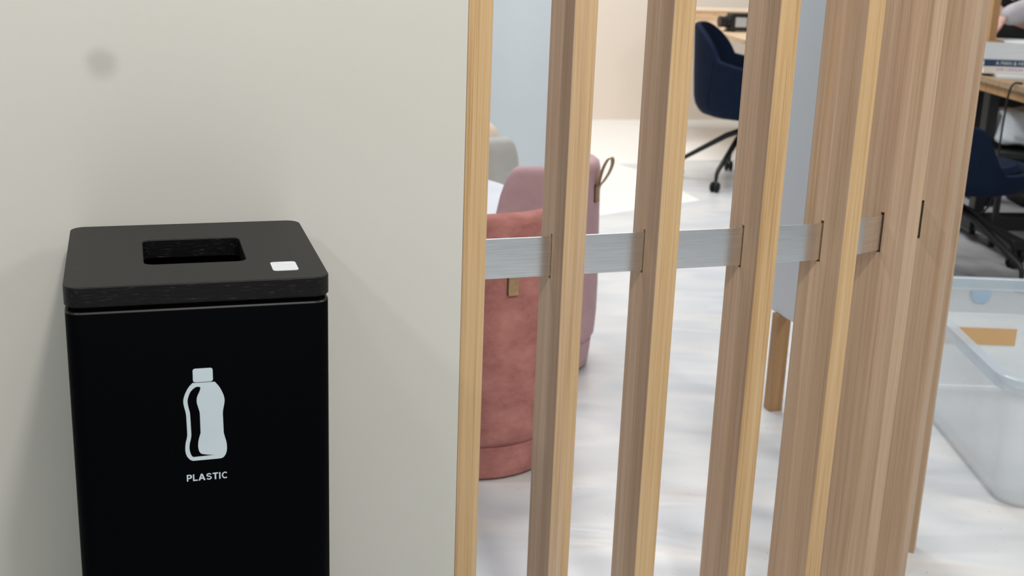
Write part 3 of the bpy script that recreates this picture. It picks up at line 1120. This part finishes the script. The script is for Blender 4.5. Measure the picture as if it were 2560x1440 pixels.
lying_cover(0.7402, 0.752, 0.02, -0.07, 0.34, 0.26, 'thin white brochure at the bottom of the book stack', R(-7))
b_cream = book(0.752, 0.784, -0.02, 0.0, 0.36, 0.27, M['book_cream'], 'cream book with purple spine lettering, below the navy book', R(0))
b_blue = book(0.784, 0.813, -0.02, 0.0, 0.35, 0.27, M['book_blue'], 'navy book with white spine lettering in the stack', R(0))
lying_cover(0.813, 0.850, -0.025, 0.004, 0.35, 0.26, 'thick white book directly on top of the navy book', R(0))
lying_cover(0.850, 0.886, -0.028, 0.010, 0.35, 0.26, 'white book at the top of the stack under the hand', R(1))
t1 = text_mesh('spine_lettering', 'A MAN & HIS KITCHEN', 0.0165, M['white_ink'], b_blue, width=0.232, depth=0.0006)
t1.location = (0.050, -0.0002, 0.0065)
t1.rotation_euler = (R(90), 0, 0)
t2 = text_mesh('spine_lettering', 'CARL CAROLAN', 0.0115, M['purple_ink'], b_cream, width=0.118, depth=0.0006)
t2.location = (0.055, -0.0002, 0.0135)
t2.rotation_euler = (R(90), 0, 0)

ws = empty('display_stand', (2.075, 5.70, 0.886), R(4))
tag(ws, 'small upright wooden stand on top of the books', 'stand')
box('upright', -0.015, 0.019, -0.03, 0.03, 0.006, 0.32, M['oak_leg'], ws, 0.002)
box('base', -0.03, 0.05, -0.05, 0.05, 0.0, 0.0065, M['oak_leg'], ws, 0.001)

# black trolley under the table with a white bag on it
tr = empty('low_trolley', (2.32, 5.62, 0), 0)
tag(tr, 'low black stand under the meeting table holding a white bag', 'stand')
box('tray', -0.22, 0.30, -0.17, 0.13, 0.405, 0.432, M['black'], tr, 0.004)
for x in (-0.19, 0.27):
    for y in (-0.145, 0.105):
        box('leg', x - 0.012, x + 0.012, y - 0.012, y + 0.012, 0.0, 0.405, M['black'], tr, 0.002)

bm = bmesh.new()
bmesh.ops.create_uvsphere(bm, u_segments=40, v_segments=24, radius=1.0)
rnd = random.Random(3)
for v in bm.verts:
    x, y, z = v.co
    e = lambda t, p: math.copysign(abs(t) ** p, t)
    w = 1 + 0.05 * math.sin(9 * x + 5 * z) + 0.04 * math.sin(13 * y - 7 * z)
    v.co = (e(x, 0.55) * 0.22 * w, e(y, 0.6) * 0.11 * w, e(z, 0.5) * 0.088 * (1 + 0.10 * math.sin(7 * x + 1.0)))
bagr = empty('carrier_bag', (2.34, 5.60, 0.4325))
tag(bagr, 'white crumpled plastic bag on the black stand', 'bag')
bo = obj('bag_body', bm, M['bag'], bagr, 180)
bo.location = (0, 0, 0.095)
bm = bmesh.new()
bmesh.ops.create_uvsphere(bm, u_segments=20, v_segments=10, radius=1.0)
for v in bm.verts:
    v.co = (v.co.x * 0.085, v.co.y * 0.03, v.co.z * 0.018 + 0.008 * math.sin(20 * v.co.x))
cn = obj('contents', bm, M['dark_cloth'], bagr, 180)
cn.location = (0.03, -0.10, 0.125)
cn['label'] = 'dark contents showing at the side'

cb = tube('cable', catmull([(2.105, 5.33, 0.746), (2.066, 5.32, 0.744), (2.050, 5.318, 0.70), (2.044, 5.315, 0.60), (2.042, 5.31, 0.46), (2.060, 5.31, 0.33), (2.040, 5.33, 0.22), (2.00, 5.36, 0.155)], 8), 0.0045, M['rubber'], None, 8)
tag(cb, 'thin black cable hanging from the meeting table edge', 'cable')


# ------------------------------------------------------------------ person
def skin_figure(name, verts, edges, radii, m, parent=None, root=0, sub=2):
    me = bpy.data.meshes.new(name)
    me.from_pydata([Vector(v) for v in verts], edges, [])
    o = link('tmp', me)
    md = o.modifiers.new('skin', 'SKIN')
    md.use_smooth_shade = True
    md.branch_smoothing = 0.3
    sv = me.skin_vertices[0].data
    for i, r in enumerate(radii):
        rx = r if isinstance(r, (tuple, list)) else (r, r)
        sv[i].radius = rx
        sv[i].use_root = (i == root)
    s = o.modifiers.new('sub', 'SUBSURF')
    s.levels = s.render_levels = sub
    dg = bpy.context.evaluated_depsgraph_get()
    dg.update()
    me2 = bpy.data.meshes.new_from_object(o.evaluated_get(dg))
    bpy.data.objects.remove(o)
    me2.name = name
    for p in me2.polygons:
        p.use_smooth = True
    return link(name, me2, m, parent)


pe = empty('person', (2.52, 6.46, 0), 0)
tag(pe, 'person in black top with grey sleeves leaning over the meeting table', 'person')
B = Vector((2.66, 6.42, 0))
G = lambda x, y, z: tuple(Vector((x, y, z)) - B)


def hand(name, wrist, direction, up, parent, curl=0.5, side=1):
    """palm and five bent fingers; skinned chains rooted in the palm"""
    d = Vector(direction).normalized()
    u = Vector(up)
    u = (u - d * u.dot(d)).normalized()
    s = d.cross(u) * side
    w = Vector(wrist)
    V, E, Rd = [w, w + d * 0.035, w + d * 0.075], [(0, 1), (1, 2)], [(0.026, 0.020), (0.036, 0.018), (0.038, 0.015)]
    lens = [0.070, 0.080, 0.075, 0.058]
    for k, ln in enumerate(lens):
        off = (1.5 - k) * 0.019
        base = len(V)
        V.append(w + d * 0.088 + s * off)
        a1, a2_ = 0.35 * curl, 0.9 * curl
        p_a = V[-1] + (d * math.cos(a1) - u * math.sin(a1)) * ln * 0.45
        p_b = p_a + (d * math.cos(a2_) - u * math.sin(a2_)) * ln * 0.32
        p_c = p_b + (d * math.cos(a2_ * 1.5) - u * math.sin(a2_ * 1.5)) * ln * 0.25
        V += [p_a, p_b, p_c]
        E += [(2, base), (base, base + 1), (base + 1, base + 2), (base + 2, base + 3)]
        Rd += [0.0098, 0.0090, 0.0082, 0.0070]
    base = len(V)
    V += [w + d * 0.045 + s * 0.036 - u * 0.004, w + d * 0.070 + s * 0.054 - u * 0.012, w + d * 0.092 + s * 0.058 - u * 0.022]
    E += [(1, base), (base, base + 1), (base + 1, base + 2)]
    Rd += [0.0125, 0.0105, 0.0085]
    return skin_figure(name, V, E, Rd, M['skin'], parent, 0, 2)


# body: head to feet, one skin
bv = [G(2.66, 6.42, 0.95), G(2.63, 6.36, 1.12), G(2.58, 6.26, 1.30), G(2.54, 6.17, 1.42), G(2.52, 6.12, 1.50), G(2.51, 6.08, 1.58), G(2.51, 6.06, 1.66),
      G(2.44, 6.18, 1.34), G(2.62, 5.93, 1.07), G(2.345, 5.87, 0.978),
      G(2.72, 6.22, 1.34), G(2.74, 6.00, 1.14), G(2.46, 5.98, 1.10),
      G(2.58, 6.46, 0.88), G(2.57, 6.44, 0.48), G(2.56, 6.50, 0.08), G(2.55, 6.38, 0.04),
      G(2.75, 6.46, 0.88), G(2.76, 6.45, 0.48), G(2.77, 6.52, 0.08), G(2.78, 6.40, 0.04)]
be = [(0, 1), (1, 2), (2, 3), (3, 4), (4, 5), (5, 6), (3, 7), (7, 8), (8, 9), (3, 10), (10, 11), (11, 12), (0, 13), (13, 14), (14, 15), (15, 16), (0, 17), (17, 18), (18, 19), (19, 20)]
brd = [(0.14, 0.10), (0.13, 0.10), (0.15, 0.10), (0.09, 0.08), 0.05, (0.075, 0.09), (0.072, 0.085),
       0.05, 0.040, 0.026, 0.05, 0.040, 0.026, 0.085, 0.055, 0.036, 0.035, 0.085, 0.055, 0.036, 0.035]
skin_figure('body', bv, be, brd, M['skin'], pe, 0, 2)
# dark top and trousers, grey sleeves
skin_figure('top', bv[0:4], [(0, 1), (1, 2), (2, 3)], [(0.17, 0.13), (0.165, 0.125), (0.185, 0.13), (0.10, 0.09)], M['dark_cloth'], pe, 0, 2)
skin_figure('trousers', [bv[0], bv[13], bv[14], bv[15], bv[17], bv[18], bv[19]], [(0, 1), (1, 2), (2, 3), (0, 4), (4, 5), (5, 6)],
            [(0.17, 0.13), 0.108, 0.078, 0.058, 0.108, 0.078, 0.058], M['dark_cloth'], pe, 0, 2)
lerp = lambda a, b, t: tuple(Vector(a).lerp(Vector(b), t))
skin_figure('sleeve', [bv[7], bv[8], lerp(bv[8], bv[9], 0.5), lerp(bv[8], bv[9], 1.03)], [(0, 1), (1, 2), (2, 3)], [0.078, 0.064, 0.058, 0.050], M['grey_cloth'], pe, 0, 2)
skin_figure('sleeve', [bv[10], bv[11], lerp(bv[11], bv[12], 0.88)], [(0, 1), (1, 2)], [0.078, 0.060, 0.042], M['grey_cloth'], pe, 0, 2)
hand('hand', bv[9], (-0.25, -0.26, -0.13), (-0.2, -0.3, 0.9), pe, 0.32, 1)
hand('hand', bv[12], (-0.9, -0.2, -0.05), (0, -0.3, 1), pe, 0.9, -1)
for s in (-1, 1):
    for k in (0,):
        sh = bmesh.new()
        box_into(sh, -0.045, 0.045, -0.16, 0.10, 0.0, 0.075, 0.03, 3)
        so = obj('shoe', sh, M['rubber'], pe, 60)
        so.location = (-0.105 if s < 0 else 0.115, 0.04, 0)
# head details
hd = Vector(G(2.51, 6.06, 1.62))
bm = bmesh.new()
bmesh.ops.create_uvsphere(bm, u_segments=28, v_segments=18, radius=1.0)
for v in bm.verts:
    v.co = hd + Vector((v.co.x * 0.094, v.co.y * 0.112 + 0.022, v.co.z * 0.105 + 0.038 - (0.05 if v.co.y < -0.3 and v.co.z < 0.35 else 0) * 0))
bmesh.ops.delete(bm, geom=[v for v in bm.verts if (v.co.y - hd.y) < -0.045 and (v.co.z - hd.z) < 0.075], context='VERTS')
obj('hair', bm, M['hair'], pe, 180)
for s in (-1, 1):
    bm = bmesh.new()
    bmesh.ops.create_uvsphere(bm, u_segments=12, v_segments=8, radius=0.011)
    bmesh.ops.translate(bm, verts=bm.verts, vec=hd + Vector((s * 0.032, -0.088, 0.005)))
    obj('eye', bm, M['hair'], pe, 180)
bm = bmesh.new()
tube_into(bm, [hd + Vector((0, -0.088, 0.005)), hd + Vector((0, -0.108, -0.025)), hd + Vector((0, -0.095, -0.034))], [0.008, 0.014, 0.010], 10)
obj('nose', bm, M['skin'], pe, 180)

# ------------------------------------------------------------------ clear storage box
tbx = empty('storage_box', (1.175, 2.765, 0), R(0))
tag(tbx, 'large clear plastic storage box on the floor right of the slats', 'box')
TW, TD, THT = 0.62, 0.89, 0.345
bm = bmesh.new()
cx_, cy_ = TW / 2, TD / 2
cr = lambda i, r, z: [(x, y, z) for x, y in rrect(TW - 2 * i, TD - 2 * i, max(0.006, r), 8, cx_, cy_)]
vl = loft(bm, [cr(0.050, 0.045, 0.001), cr(0.032, 0.06, 0.006), cr(0.024, 0.066, 0.022), cr(0.0, 0.07, THT - 0.03),
               cr(0.004, 0.066, THT - 0.03), cr(0.028, 0.062, 0.024), cr(0.036, 0.056, 0.009), cr(0.052, 0.045, 0.005)])
bm.faces.new(list(reversed(vl[0])))
bm.faces.new(vl[-1])
obj('tub', bm, M['tub'], tbx, 50)
bm = bmesh.new()
loft(bm, [cr(-0.001, 0.07, THT - 0.036), cr(-0.020, 0.085, THT - 0.036), cr(-0.022, 0.086, THT - 0.004), cr(-0.018, 0.084, THT), cr(0.000, 0.07, THT), cr(0.003, 0.067, THT - 0.004), cr(0.003, 0.067, THT - 0.036), cr(-0.001, 0.07, THT - 0.036)])
obj('rim', bm, M['tub_rim'], tbx, 40)
for k in range(5):
    x = 0.13 + k * 0.09
    box('rib', x - 0.002, x + 0.002, TD - 0.0055, TD - 0.0015, THT - 0.075, THT - 0.037, M['tub_rim'], tbx)
# latch seat hanging under the far rim
prism_l = bmesh.new()
vl = loft(prism_l, [[(0.205 + x, TD - 0.012, THT - 0.037 + z) for x, z in ((0, 0), (0.062, 0), (0.056, -0.026), (0.046, -0.036), (0.016, -0.036), (0.006, -0.026))],
                    [(0.205 + x, TD - 0.006, THT - 0.037 + z) for x, z in ((0, 0), (0.062, 0), (0.056, -0.026), (0.046, -0.036), (0.016, -0.036), (0.006, -0.026))]])
prism_l.faces.new(vl[0])
prism_l.faces.new(list(reversed(vl[1])))
obj('latch', prism_l, simple('blue_latch_plastic', srgb(166, 190, 212), 0.3), tbx)
tp = box('tape', 0.06, 0.355, TD - 0.0215, TD - 0.0195, 0.143, 0.196, M['tape'], tbx)
tp.rotation_euler = (0, 0, 0)
tp['label'] = 'strip of brown tape'
